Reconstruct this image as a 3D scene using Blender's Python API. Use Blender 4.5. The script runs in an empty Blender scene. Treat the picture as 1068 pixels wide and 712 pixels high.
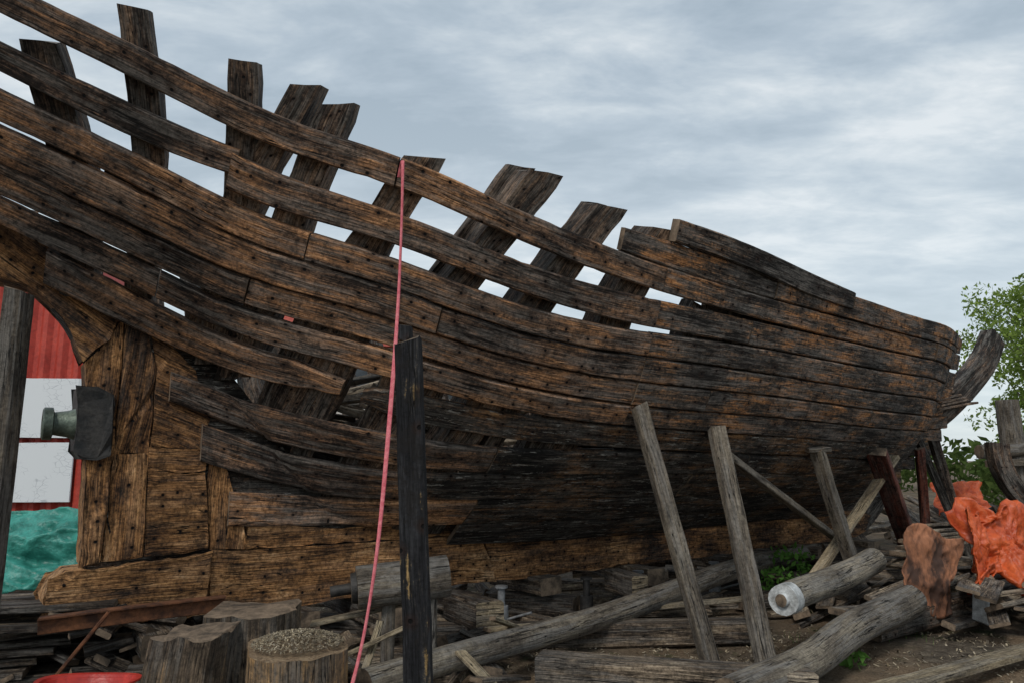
import bpy, bmesh, math, random
import numpy as np
from mathutils import Vector, noise, Matrix
random.seed(7)
R=random.uniform
sc=bpy.context.scene
def nz(x,y=0,z=0,s=1.): return noise.noise(Vector((x*s,y*s,z*s)))
# ------------------------------------------------------------------ node helpers
class NT:
    def __init__(s,nt): s.nt=nt; nt.nodes.clear()
    def n(s,t,ins=None,**kw):
        nd=s.nt.nodes.new(t)
        for k,v in kw.items(): setattr(nd,k,v)
        for k,v in (ins or {}).items():
            if isinstance(v,bpy.types.NodeSocket): s.nt.links.new(v,nd.inputs[k])
            else: nd.inputs[k].default_value=v
        return nd
    def m(s,op,a,b=0.,c=0.,clamp=False):
        nd=s.n('ShaderNodeMath',{0:a,1:b,2:c},operation=op); nd.use_clamp=clamp; return nd.outputs[0]
    def noise(s,vec,scale,detail=4,rough=.55,dist=0.,dim='3D'):
        return s.n('ShaderNodeTexNoise',{'Vector':vec,'Scale':scale,'Detail':detail,'Roughness':rough,'Distortion':dist},noise_dimensions=dim).outputs[0]
    def n2(s,vec,scl,loc,detail,rough): return s.noise(s.map(vec,(scl[0],scl[1],1),(loc[0],loc[1],0)),1.,detail,rough,0,'2D')
    def map(s,vec,sc=(1,1,1),loc=(0,0,0)):
        return s.n('ShaderNodeMapping',{'Vector':vec,'Scale':sc,'Location':loc}).outputs[0]
    def ramp(s,f,stops,interp='LINEAR'):
        nd=s.n('ShaderNodeValToRGB',{0:f}); cr=nd.color_ramp; cr.interpolation=interp
        while len(cr.elements)<len(stops): cr.elements.new(.5)
        for e,(p,c) in zip(cr.elements,stops):
            e.position=p; e.color=(c[0],c[1],c[2],1) if hasattr(c,'__len__') else (c,c,c,1)
        return nd.outputs[0]
    def mix(s,f,a,b,mode='MIX'):
        nd=s.n('ShaderNodeMix',data_type='RGBA',blend_type=mode)
        for i,v in ((0,f),(6,a),(7,b)):
            if isinstance(v,bpy.types.NodeSocket): s.nt.links.new(v,nd.inputs[i])
            elif i==0: nd.inputs[0].default_value=v
            else: nd.inputs[i].default_value=(v[0],v[1],v[2],1)
        return nd.outputs[2]
    def out(s,col,rough=.85,bump=None,bd=.01,bs=1.,spec=.3,metal=0.):
        p=s.n('ShaderNodeBsdfPrincipled',{'Roughness':rough,'Metallic':metal,'Specular IOR Level':spec})
        if isinstance(col,bpy.types.NodeSocket): s.nt.links.new(col,p.inputs['Base Color'])
        else: p.inputs['Base Color'].default_value=(*col,1)
        if bump is not None:
            b=s.n('ShaderNodeBump',{'Height':bump,'Distance':bd,'Strength':bs}); s.nt.links.new(b.outputs[0],p.inputs['Normal'])
        o=s.n('ShaderNodeOutputMaterial'); s.nt.links.new(p.outputs[0],o.inputs[0]); return p
def newmat(name):
    m=bpy.data.materials.new(name); m.use_nodes=True; return m,NT(m.node_tree)
def wood(name,stops,grain=(.4,1.4),bolts=True,grey=.35,scuff=.0,rough=.85,greycol=(.19,.175,.155),stain=.6,pit=.6,gs=1.,gain=1.):
    stops=[(p,tuple(min(.75,x*gain) for x in c)) for p,c in stops]; greycol=tuple(x*gain for x in greycol)
    m,T_=newmat(name)
    uv=T_.n('ShaderNodeUVMap',uv_map='UVMap').outputs[0]
    vc=T_.n('ShaderNodeAttribute',attribute_name='vc'); sp=T_.n('ShaderNodeSeparateColor',{0:vc.outputs['Color']})
    r=sp.outputs[0]; g=sp.outputs[1]
    off=T_.n('ShaderNodeCombineXYZ',{0:T_.m('MULTIPLY',g,37.),1:T_.m('MULTIPLY',g,91.),2:0.}).outputs[0]
    uvo=T_.n('ShaderNodeVectorMath',{0:uv,1:off},operation='ADD').outputs[0]
    pos=T_.n('ShaderNodeTexCoord').outputs['Object']
    gr=T_.n2(uvo,(3.2*gs,85*gs),(0,0),5,.72)
    pa=T_.n2(uvo,(2.1,10),(3,1),6,.72)
    big=T_.noise(pos,1.3,1,.55)
    fine=T_.noise(pos,34,3,.75)
    f=T_.m('ADD',T_.m('MULTIPLY',pa,1.5),T_.m('MULTIPLY',T_.m('SUBTRACT',big,.5),1.))
    f=T_.m('ADD',f,T_.m('SUBTRACT',r,.755)); f=T_.m('ADD',f,T_.m('MULTIPLY',T_.m('SUBTRACT',gr,.5),.5))
    f=T_.m('ADD',f,T_.m('MULTIPLY',T_.m('SUBTRACT',fine,.5),.5),0,True)
    col=T_.ramp(f,stops)
    gy=T_.ramp(T_.n2(uvo,(1.2,12),(5,3),4,.75),[(.46,0),(.58,1)])
    col=T_.mix(T_.m('MULTIPLY',gy,grey),col,greycol)
    gm=T_.ramp(gr,[(.30,grain[0]*.6),(.45,grain[0]+.35),(.57,1.),(.72,grain[1])])
    col=T_.mix(1.,col,gm,'MULTIPLY')
    col=T_.mix(pit,col,T_.ramp(fine,[(.34,.25),(.47,.95),(.68,1.35)]),'MULTIPLY')
    st_=T_.ramp(T_.noise(pos,5.0,5,.78),[(.52,0),(.60,1)])
    col=T_.mix(T_.m('MULTIPLY',st_,stain),col,(.018,.015,.013))
    cr=T_.n2(uvo,(.9,20),(2,7),3,.6)
    ca=T_.m('ABSOLUTE',T_.m('SUBTRACT',cr,.5)); crk=T_.ramp(ca,[(.004,1),(.016,0)])
    crm=T_.m('MULTIPLY',crk,T_.ramp(T_.n2(uvo,(1.6,6),(9,1),1,.5),[(.45,0),(.55,1)]))
    col=T_.mix(crm,col,(.006,.005,.005))
    h=T_.m('SUBTRACT',T_.m('MULTIPLY',gr,1.1),T_.m('MULTIPLY',crm,.9))
    h=T_.m('ADD',h,T_.m('MULTIPLY',fine,.5))
    if bolts:
        vo=T_.n('ShaderNodeTexVoronoi',{'Vector':uvo,'Scale':6.5,'Randomness':.9},voronoi_dimensions='2D')
        sel=T_.ramp(T_.n('ShaderNodeSeparateColor',{0:vo.outputs['Color']}).outputs[0],[(.5,0),(.52,1)])
        ho=T_.m('MULTIPLY',T_.ramp(vo.outputs['Distance'],[(.055,1),(.085,0)]),sel)
        rs=T_.m('MULTIPLY',T_.ramp(vo.outputs['Distance'],[(.06,.55),(.3,0)]),sel)
        col=T_.mix(rs,col,(.035,.014,.007)); col=T_.mix(ho,col,(.004,.003,.003)); h=T_.m('SUBTRACT',h,ho)
    if scuff>0:
        sx=T_.ramp(T_.n2(uvo,(4,26),(1,4),5,.82),[(.6,0),(.65,1)])
        col=T_.mix(T_.m('MULTIPLY',sx,scuff),col,(.36,.34,.30))
    T_.out(col,rough,h,.016,1.,.25)
    return m
K0=(.008,.007,.006)
M_hull=wood('weathered_hull_wood',[(.0,K0),(.26,(.032,.022,.017)),(.41,(.10,.063,.044)),(.56,(.20,.118,.072)),(.74,(.36,.18,.085)),(.95,(.55,.30,.15))],grey=.55,stain=.5,greycol=(.20,.18,.16),gain=1.35)
M_bow=wood('weathered_bow_wood',[(.0,K0),(.28,(.028,.023,.020)),(.43,(.082,.060,.046)),(.56,(.18,.11,.067)),(.69,(.38,.17,.065)),(.92,(.50,.26,.12))],grey=.6,scuff=.3,stain=.5,greycol=(.18,.165,.15),gain=1.35)
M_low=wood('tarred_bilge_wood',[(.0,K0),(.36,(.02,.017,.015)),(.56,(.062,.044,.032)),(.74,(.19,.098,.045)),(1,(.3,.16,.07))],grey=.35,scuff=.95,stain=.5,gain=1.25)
M_dead=wood('deadwood_oak',[(.0,K0),(.18,(.045,.024,.014)),(.38,(.16,.078,.034)),(.60,(.34,.168,.066)),(.85,(.54,.29,.125)),(1,(.62,.38,.2))],grey=.16,stain=.55,gain=1.15)
M_frame=wood('frame_wood',[(.0,K0),(.34,(.034,.026,.021)),(.51,(.10,.068,.05)),(.72,(.22,.14,.088)),(.95,(.38,.26,.18))],grey=.55,stain=.45,gain=1.25)
M_post=wood('weathered_post_wood',[(.0,(.05,.042,.034)),(.4,(.14,.115,.088)),(.65,(.22,.185,.14)),(1,(.32,.27,.21))],bolts=False,grey=.5,greycol=(.23,.215,.195),stain=.25,pit=.35,grain=(.6,1.15),gain=1.1)
M_blk=wood('black_painted_post_wood',[(.0,(.008,.008,.009)),(.62,(.022,.022,.025)),(.74,(.05,.045,.04)),(.86,(.34,.22,.09)),(1,(.4,.26,.12))],bolts=True,grey=.3,greycol=(.09,.09,.095),pit=.4)
M_pale=wood('pale_sawn_wood',[(.0,(.14,.11,.075)),(.4,(.30,.24,.155)),(.7,(.46,.37,.24)),(1,(.6,.51,.36))],bolts=False,grey=.35,greycol=(.3,.285,.26),stain=.25,pit=.4,grain=(.6,1.15))
M_deb=wood('debris_wood',[(.0,(.018,.014,.012)),(.33,(.055,.042,.032)),(.52,(.14,.105,.075)),(.73,(.28,.215,.15)),(1,(.48,.39,.28))],bolts=False,grey=.5,greycol=(.20,.19,.175),stain=.4,pit=.45,gain=1.15)
M_log=wood('debarked_log_wood',[(.0,(.06,.05,.04)),(.4,(.15,.125,.097)),(.65,(.24,.205,.155)),(1,(.36,.31,.24))],bolts=False,grey=.6,greycol=(.22,.21,.195),stain=.3,pit=.35,grain=(.65,1.1),gain=1.15)
M_red=wood('red_painted_wood',[(.0,(.03,.008,.006)),(.5,(.11,.03,.02)),(1,(.2,.06,.035))],bolts=False,grey=.3,gain=1.2)
def simple(name,c1,c2,scale=6,rough=.7,metal=0,bump=.01,lo=.35,hi=.65,stretch=(1,1,1)):
    m,T_=newmat(name); pos=T_.map(T_.n('ShaderNodeTexCoord').outputs['Object'],stretch)
    n=T_.noise(pos,scale,5,.65); n2=T_.noise(pos,scale*6,2,.6)
    col=T_.ramp(n,[(lo,c1),(hi,c2)]); col=T_.mix(.5,col,T_.ramp(n2,[(.3,.6),(.6,1.15)]),'MULTIPLY')
    T_.out(col,rough,T_.m('ADD',n,T_.m('MULTIPLY',n2,.3)),bump,1.,.4,metal); return m
M_end=simple('end_grain',(.06,.046,.034),(.26,.19,.13),9,.9)
M_endg=simple('grey_end_grain',(.10,.085,.07),(.34,.30,.26),12,.9)
# ------------------------------------------------------------------ mesh builder
class MB:
    def __init__(s): s.v=[];s.f=[];s.uv=[];s.c=[];s.mi=[];s.sm=[]
    def face(s,idx,uvs,c,mi=0,sm=False):
        s.f.append(idx); s.uv.append(uvs); s.c.append(c); s.mi.append(mi); s.sm.append(sm)
    def rings(s,rings,us,c,closed=True,capmi=0,sm=True,mi=0,caps=True):
        n=len(rings[0]); base=len(s.v)
        per=[0.]; r0=rings[len(rings)//2]
        for i in range(n): per.append(per[-1]+(Vector(r0[(i+1)%n])-Vector(r0[i])).length)
        for r in rings: s.v.extend([tuple(p) for p in r])
        for k in range(len(rings)-1):
            for i in range(n if closed else n-1):
                a=base+k*n+i; b=base+k*n+(i+1)%n
                s.face([a,b,b+n,a+n],[(us[k],per[i]),(us[k],per[i+1]),(us[k+1],per[i+1]),(us[k+1],per[i])],c,mi,sm)
        if caps and closed:
            for k,rev in ((0,True),(len(rings)-1,False)):
                b2=len(s.v); s.v.extend([tuple(p) for p in rings[k]])
                idx=list(range(b2,b2+n)); uvs=[(rings[k][i][0]*1.,rings[k][i][2]) for i in range(n)]
                if rev: idx=idx[::-1]; uvs=uvs[::-1]
                s.face(idx,uvs,c,capmi)
    def obj(s,name,mats,parent=None,recalc=True):
        me=bpy.data.meshes.new(name); me.from_pydata(s.v,[],s.f)
        me.uv_layers.new(name='UVMap'); me.color_attributes.new('vc','FLOAT_COLOR','CORNER')
        U=[x for f in s.uv for p in f for x in p]; me.uv_layers['UVMap'].data.foreach_set('uv',U)
        cc=[]
        for f,c in zip(s.f,s.c): cc.extend([c[0],c[1],0,1]*len(f))
        me.color_attributes['vc'].data.foreach_set('color',cc)
        me.polygons.foreach_set('material_index',s.mi); me.polygons.foreach_set('use_smooth',s.sm)
        for m in mats: me.materials.append(m)
        if recalc:
            b=bmesh.new(); b.from_mesh(me); bmesh.ops.recalc_face_normals(b,faces=b.faces); b.to_mesh(me); b.free()
            me.set_sharp_from_angle(angle=math.radians(32))
        o=bpy.data.objects.new(name,me); sc.collection.objects.link(o)
        if parent: o.parent=parent
        return o
def beam(mb,p0,p1,w,h,roll=0.,tone=.5,jit=.004,mi=0,capmi=1,seg=.15,ch=.008,taper=1.):
    p0=Vector(p0);p1=Vector(p1);d=p1-p0;L=d.length;d.normalize()
    up=Vector((0,0,1)) if abs(d.z)<.95 else Vector((0,1,0))
    a=d.cross(up).normalized(); b=a.cross(d)
    if roll: q=Matrix.Rotation(roll,3,d); a=q@a;b=q@b
    n=max(2,int(L/seg)+1); rings=[];us=[];sd=R(0,99)
    ch=min(ch,w*.2,h*.2)
    bow=R(-.004,.004)*L; sk=R(-.02,.02); sk2=R(-.02,.02)
    for k in range(n+1):
        t=k/n; c=p0+d*(L*t)+b*(bow*math.sin(math.pi*t)); tw=1-(1-taper)*t
        W=w/2*tw*(1+jit*6*nz(sd,k*.7)); H=h/2*tw*(1+jit*6*nz(sd+9,k*.7))
        c=c+a*(jit*nz(k*.5,sd))+b*(jit*nz(k*.5,sd+5))
        pts=[(-W+ch,-H),(W-ch,-H),(W,-H+ch),(W,H-ch),(W-ch,H),(-W+ch,H),(-W,H-ch),(-W,-H+ch)]
        rings.append([c+a*(x)+b*(y)+d*((R(-.006,.006)+(sk if k else sk2)*x/max(w,.01)*2) if k in(0,n) else 0) for x,y in pts]);us.append(L*t)
    mb.rings(rings,us,(tone,R(0,1)),capmi=capmi,mi=mi)
def log(mb,p0,p1,r0,r1,tone=.5,n=18,seg=.12,rough=.06,mi=0,capmi=1,bend=.02):
    p0=Vector(p0);p1=Vector(p1);d=p1-p0;L=d.length;d.normalize()
    up=Vector((0,0,1)) if abs(d.z)<.95 else Vector((0,1,0))
    a=d.cross(up).normalized(); b=a.cross(d); m=max(2,int(L/seg)); rings=[];us=[];sd=R(0,99)
    for k in range(m+1):
        t=k/m; c=p0+d*L*t+a*(bend*L*nz(t*2,sd))+b*(bend*L*nz(t*2,sd+7)); r=r0+(r1-r0)*t
        rings.append([c+(a*math.cos(q)+b*math.sin(q))*(r*(1+rough*nz(math.cos(q)*1.5,math.sin(q)*1.5,t*L*1.5+sd)+rough*.5*nz(math.cos(q)*5,math.sin(q)*5,sd))) for q in [2*math.pi*i/n for i in range(n)]])
        us.append(L*t)
    mb.rings(rings,us,(tone,R(0,1)),capmi=capmi,sm=True,mi=mi)
def empty(name,loc=(0,0,0)):
    e=bpy.data.objects.new(name,None); sc.collection.objects.link(e); e.location=loc; return e
# ------------------------------------------------------------------ hull form (ship coordinates: s along keel, t athwart, z up)
def hermA(x,xs,ys):
    xs=np.array(xs,float);ys=np.array(ys,float);x=np.clip(np.atleast_1d(np.array(x,float)),xs[0],xs[-1])
    m=np.gradient(ys,xs) if len(xs)>2 else np.full(2,(ys[1]-ys[0])/(xs[1]-xs[0]))
    i=np.clip(np.searchsorted(xs,x,side='right')-1,0,len(xs)-2);h=xs[i+1]-xs[i];t=(x-xs[i])/h
    return (2*t**3-3*t*t+1)*ys[i]+(t**3-2*t*t+t)*h*m[i]+(-2*t**3+3*t*t)*ys[i+1]+(t**3-t*t)*h*m[i+1]
SG=np.arange(-3.2,15.6,.02)
ZR=hermA(SG,[-3,-1.6,-.6,0,.8,1.2,1.6,2.2,3,8,9.6,10.4,11.35,12.2,13.2,14.5,15.5],[3.4,3.1,2.85,2.6,2.3,1.9,1.3,1.0,.8,.8,.85,1.15,1.75,2.1,2.45,3.1,3.8])
BB=hermA(SG,[-3,-2,0,3,5,7,8.5,10,12,13.5,14.5],[.2,.3,.45,1.1,1.4,1.5,1.4,1.02,.5,.1,0])
AA=hermA(SG,[-3,0,3,7,10,12,14.5],[1.2,1.0,.8,.6,.7,.8,1])
FF=hermA(SG,[-3,0,3,7,10,12,13.5,14.5],[.4,.45,.35,.28,.22,.18,.08,0])
kr_=np.exp(-(np.arange(-25,26)/14.)**2/2);kr_/=kr_.sum()
def smo(A): return np.convolve(np.concatenate([np.full(25,A[0]),A,np.full(25,A[-1])]),kr_,'valid')
ZR=smo(ZR)
def T(s,z):
    k=(min(max(s,-3.19),15.5)+3.2)/.02; i=int(k); q=k-i
    zr=ZR[i]*(1-q)+ZR[i+1]*q; h=z-zr
    if h<0: h=0
    B=BB[i]*(1-q)+BB[i+1]*q;a=AA[i]*(1-q)+AA[i+1]*q;f=FF[i]*(1-q)+FF[i+1]*q
    return .15+B*(1-math.exp(-(h/a)**1.3))+f*h
def W(s,t,z): return Vector((-3.2+.823*s+.568*t, 5.7+.568*s-.823*t, z))
def HS(s,z,off=0.,side=1):
    t=T(s,z)
    ds=(T(s+.03,z)-T(s-.03,z))/.06; dz=(T(s,z+.03)-T(s,z-.03))/.06
    n=Vector((-ds,1,-dz)).normalized()*off
    return W(s+n.x,(t+n.y)*side,z+n.z)
hull=empty('wooden_ship_hull',(-3.2,5.7,0))
PL={}
SS=np.arange(-2.2,13.2,.05)
def P_(k,txt,sig=.65):
    A=np.array([[float(x) for x in p.split()] for p in txt.split(',')])/100.
    ss=SS; zt=hermA(ss,A[:,0],A[:,1]);zb=hermA(ss,A[:,0],A[:,2])
    for arr,c in((zt,1),(zb,2)):
        sl=(A[1,c]-A[0,c])/(A[1,0]-A[0,0]); q=ss<A[0,0]; arr[q]=A[0,c]+sl*(ss[q]-A[0,0])
        sl=(A[-1,c]-A[-2,c])/(A[-1,0]-A[-2,0]); q=ss>A[-1,0]; arr[q]=A[-1,c]+sl*(ss[q]-A[-1,0])
    kx=np.arange(-40,41)*.05
    def sm(arr,sg):
        kr=np.exp(-(kx/sg)**2/2);kr/=kr.sum()
        ap=np.concatenate([arr[0]+(arr[1]-arr[0])*np.arange(-40,0),arr,arr[-1]+(arr[-1]-arr[-2])*np.arange(1,41)])
        return np.convolve(ap,kr,'valid')
    PL[k]=np.stack([ss,sm(zt,sig),sm(zb,sig)],1)
P_('A','-114 466 450,-84 458 441,-2 433 414,86 404 385,164 372 352,245 347 327,341 327 306,420 315 296,512 307 287,667 300 280,815 299 279,1000 309 288,1180 328 303,1270 336 311')
P_('B1','389 359 341,453 352 333,588 333 314,638 328 311',.2)
P_('B1r','642 325 309,772 320 303,950 330 313,1145 348 331,1265 360 345')
P_('B2','341 346 328,394 340 317,507 327 308,661 311 301,772 306 299,1000 316 309,1160 333 325,1268 346 337')
P_('C1','-112 435 419,-81 425 410,-25 407 389,10 396 378,63 381 365',.2)
P_('C2','65 377 355,100 362 342,171 334 315,255 310 289,350 296 273,427 291 269,520 285 264,676 279 258,815 278 258,1000 287 265,1225 303 280,1290 307 284')
P_('D','-110 410 393,-79 401 384,-17 380 363,40 359 341,112 329 311,179 302 283,262 279 260,359 267 249,435 267 247,528 263 242,686 257 236,1000 264 240,1263 279 257,1300 282 259')
P_('E','-109 391 371,-77 381 361,-20 361 339,45 338 318,116 309 288,184 280 261,268 258 240,365 247 228,442 246 226,535 241 223,695 235 217,1000 239 219,1282 256 236')
P_('F','-108 370 353,-75 358 341,-16 338 320,49 314 297,121 286 268,189 259 242,275 238 221,372 227 209,450 225 206,543 222 204,705 216 199,1000 218 200,1290 235 212')
P_('G','-107 351 337,-74 339 325,-14 319 300,53 293 277,121 263 246,195 238 219,282 219 202,379 208 191,458 205 189,552 203 186,717 198 182,1000 199 181,1290 211 190')
P_('H','-36 308 285,24 282 259,94 253 233,150 230 212,203 213 194,291 198 179,388 190 173,467 187 170,562 185 168,800 181 163,1290 189 166',.4)
P_('I','50 228 204,103 210 186,149 192 169,218 178 156,306 169 150,402 169 150,800 162 146,1290 165 142',.4)
P_('K','78 187 157,145 163 135,216 150 128,306 149 127,500 149 127,900 145 124,1290 141 120',.4)
P_('J','104 134 106,187 126 101,268 126 103,360 126 104,700 126 103,1290 119 98')
P_('M','300 103 82,700 102 82,1290 97 80')
def plank(mb,key,s0,s1,th=.06,tone=.5,side=1,base=0.,rag0=0,rag1=0,step=.08,dz=0.,wear=1.):
    A=PL[key]; n=max(3,int((s1-s0)/step)); ss=np.linspace(s0,s1,n+1)
    zt=np.interp(ss,A[:,0],A[:,1]);zb=np.interp(ss,A[:,0],A[:,2]); rings=[];us=[];sd=R(0,99);po=R(-.008,.008)
    for k,s in enumerate(ss):
        a=zt[k]+dz;b=zb[k]+dz
        w=a-b
        a-=wear*(.003+.006*max(0,nz(s*1.5,sd)+.1)+.014*max(0,nz(s*9,sd+3)-.15)); b+=wear*(.002+.005*max(0,nz(s*1.5,sd+8))+.012*max(0,nz(s*10,sd+13)-.15))
        def rg(d,amt):
            return max(0,1-d/amt)
        if rag0: q=rg(s-s0,rag0); a-=w*.75*q*(.6+.4*nz(s*14,sd)); b+=w*.15*q
        if rag1: q=rg(s1-s,rag1); a-=w*.25*q; b+=w*.6*q*(.6+.4*nz(s*14,sd))
        fr=[0,.06,.3,.55,.8,.94,1]; r=[]
        for j,f in enumerate(fr):
            o=th+base+po+.005*nz(s*2.5,f*3,sd)+.004*nz(s*7,f*7,sd)
            if j in(0,6): o-=.014
            r.append(HS(s,b+(a-b)*f,o,side))
        r.append(HS(s,a,base,side)); r.append(HS(s,b,base,side))
        rings.append(r);us.append(s)
    mb.rings(rings,us,(tone,R(0,1)),capmi=1)
def strake(mb,key,s0,s1,butts,**kw):
    tone=kw.pop('tone',.5); r0=kw.pop('rag0',0); r1=kw.pop('rag1',0)
    cuts=[s0]+list(butts)+[s1]
    for i in range(len(cuts)-1):
        plank(mb,key,cuts[i]+(.005 if i else 0),cuts[i+1]-(.005 if i<len(cuts)-2 else 0),tone=tone+R(-.07,.07),rag0=r0 if i==0 else 0,rag1=r1 if i==len(cuts)-2 else 0,**kw)
a=MB();b=MB();c=MB()
E0=-2.1
for key,bt,tn,th in (('A',[1.62],.55,.085),('C1',[],.42,.08),('D',[1.2],.57,.085),('E',[2.1],.5,.075),('F',[.9],.50,.07),('G',[.3],.48,.07)):
    e=.66 if key=='C1' else 3.9
    strake(a,key,E0 if key not in('G',) else -1.6,e,bt,tone=tn,th=th)
strake(a,'C2',.62,3.9,[],tone=.46,th=.09)
strake(a,'H',-.42,1.62,[],tone=.56,th=.06,rag1=.35)
strake(a,'I',.48,2.9,[],tone=.5,th=.06)
strake(a,'K',.74,2.4,[],tone=.44,th=.055)
strake(a,'J',.98,3.0,[],tone=.54,th=.05)
for key,bt,tn in (('A',[5.9,8.8],.55),('C2',[5.0,9.6],.52),('D',[6.5],.52),('E',[5.4,8.6],.49),('F',[4.7,7.4],.46),('G',[6.1,9],.43)):
    strake(b,key,3.905,12.85-(.2 if key in'EG' else 0),bt,tone=tn,th=.07,wear=.6)
strake(b,'B1',3.9,6.38,[],tone=.38,th=.11,wear=.6)
strake(b,'B1r',6.44,12.6,[9],tone=.56,th=.08,wear=.6)
strake(b,'B2',3.42,12.7,[5.2,8.1],tone=.53,th=.075,wear=.4)
strake(c,'H',1.75,12.3,[4.3,7.7],tone=.49,th=.06,rag0=.2,wear=.7)
strake(c,'I',2.91,11.7,[5.6,8.5],tone=.48,th=.06,wear=.7)
strake(c,'K',2.41,11.25,[5,9],tone=.48,th=.055,wear=.7)
strake(c,'J',3.01,10.85,[7],tone=.47,th=.05,wear=.7)
strake(c,'M',3.0,10.2,[6],tone=.44,th=.045,wear=.7)
a.obj('upper_stern_planks',[M_hull,M_end],hull); b.obj('bow_planking',[M_bow,M_end],hull); c.obj('bilge_planking',[M_low,M_end],hull)
d=MB()
for key in ('C2','D','E','F','G','H','I','K','J','M'):
    strake(d,key,4.6+R(-.5,.8),{'H':12.2,'I':11.6,'K':11.2,'J':10.8,'M':10.1}.get(key,12.7),[8+R(-1,1)],tone=.42,th=.06,side=-1,step=.25)
for key in('K','J'): strake(d,key,1.2,4.4,[],tone=.42,th=.06,side=-1,step=.2)
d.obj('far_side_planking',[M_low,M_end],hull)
fr=MB()
def frame(s_t,z_t,s_b,z_b,w=.17,dp=.17,zend=.84,side=1,tone=.5,off=-.004,notch=0.):
    sl=(s_t-s_b)/(z_t-z_b); N=30; rings=[];us=[];L=0;sd=R(0,99);prev=None
    for k in range(N+1):
        z=z_t+(zend-z_t)*k/N; s=s_b+sl*(z-z_b) if z>z_b else s_b+sl*.35*(z-z_b)
        zr=ZR[int((min(max(s,-3.1),15)+3.2)/.02)]
        if z<zr+.03: break
        ww=w/2*(1+.10*nz(k*.4,sd))*(.93 if k==0 else 1)
        tz=.02*nz(sd,3) if k==0 else 0; tq=.03*nz(sd,8) if k==0 else 0
        dpp=dp*(1-(notch if k<3 else 0))
        r=[HS(s-ww,z+tz,off,side),HS(s,z+tq,off-.002,side),HS(s+ww,z-tz,off,side),HS(s+ww,z-tz+tq,off-dpp*.5,side),HS(s+ww,z-tz,off-dpp,side),HS(s-ww,z+tz,off-dpp,side),HS(s-ww,z+tz-tq,off-dpp*.5,side)]
        r=[Vector(p)+Vector((nz(p.x*7,p.y*7,p.z*3),nz(p.y*7,p.z*3,p.x*7),nz(p.z*6,sd)))*.012 for p in r]
        if prev is not None: L+=(r[0]-prev).length
        prev=r[0]; rings.append(r); us.append(L)
    if len(rings)>2: fr.rings(rings,us,(tone,R(0,1)),capmi=1)
FR=[(-.62,4.28,-.30,3.45),(-.12,4.55,.10,3.69),(.57,4.34,.69,3.54),(.97,4.22,.76,3.60),(1.18,4.10,1.03,3.38),(1.77,3.76,1.51,3.12),(2.69,3.76,2.20,2.89),(3.31,3.60,2.83,2.81),(3.87,3.50,3.59,2.85)]
for i,q in enumerate(FR): frame(*q,w=[.22,.19,.19,.20,.21,.29,.29,.30,.31][i],dp=[.24,.24,.24,.28,.28,.3,.34,.34,.28][i],tone=.56+R(-.08,.1),notch=(0,.2,0,0,.3,.2,0,.3,0)[i])
frame(-1.1,4.5,-.9,3.6)
frame(1.72,3.68,1.42,3.12,w=.18,dp=.15,off=-.31)
frame(2.62,3.80,2.13,2.89,w=.24,dp=.12,off=-.35,tone=.6)
frame(3.36,3.62,2.88,2.81,w=.2,dp=.12,off=-.35,tone=.6)
for s in np.arange(.5,3.9,.34): frame(s+.1,2.85-.12*s,s,1.8,w=.15,tone=.45,off=-.006,dp=.15)
for s in np.arange(4.25,12.9,.42): frame(s+.15,2.95+R(-.02,.04),s,2.0,w=.18,tone=.4,zend=.86)
for s in np.arange(-.6,12.8,.46): frame(s+R(-.05,.05),3.0 if s>1.5 else 3.5,s,2.0,side=-1,w=.17,tone=.42)
fr.obj('frames',[M_frame,M_endg],hull)
ce=MB()
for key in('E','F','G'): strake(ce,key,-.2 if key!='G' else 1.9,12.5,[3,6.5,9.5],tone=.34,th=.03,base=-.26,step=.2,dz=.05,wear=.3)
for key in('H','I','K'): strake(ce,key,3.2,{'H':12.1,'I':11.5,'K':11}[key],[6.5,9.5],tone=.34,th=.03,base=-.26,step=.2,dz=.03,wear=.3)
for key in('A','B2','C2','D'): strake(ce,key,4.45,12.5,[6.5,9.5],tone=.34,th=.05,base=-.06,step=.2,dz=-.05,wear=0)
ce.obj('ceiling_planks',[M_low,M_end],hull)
ins=MB()
for s in np.arange(4.8,12,.9):
    t=T(s,2.7)-.25; beam(ins,W(s,-t,2.72),W(s,t,2.72),.16,.16,tone=.4)
for i in range(80):
    s=R(1.2,4.0); z=R(1.5,2.3); an=R(-.5,.5); L=R(.4,1.0); s2=s+L*math.cos(an); z2=z+R(-.3,.3)
    t=R(-.35,max(-.3,T(s,z-.1)-.42)); t2=min(t+L*math.sin(an)*.4,T(s2,z2-.1)-.42)
    beam(ins,W(s,t,z),W(s2,t2,z2),R(.05,.14),R(.03,.08),tone=R(.45,1.1),roll=R(0,1))
beam(ins,W(.9,0,2.0),W(3.2,0,1.2),.28,.2,tone=.4);beam(ins,W(3.2,0,1.02),W(9.8,0,1.02),.28,.2,tone=.4)
ins.obj('deck_beams_and_loose_timbers',[M_deb,M_end],hull)
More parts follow.
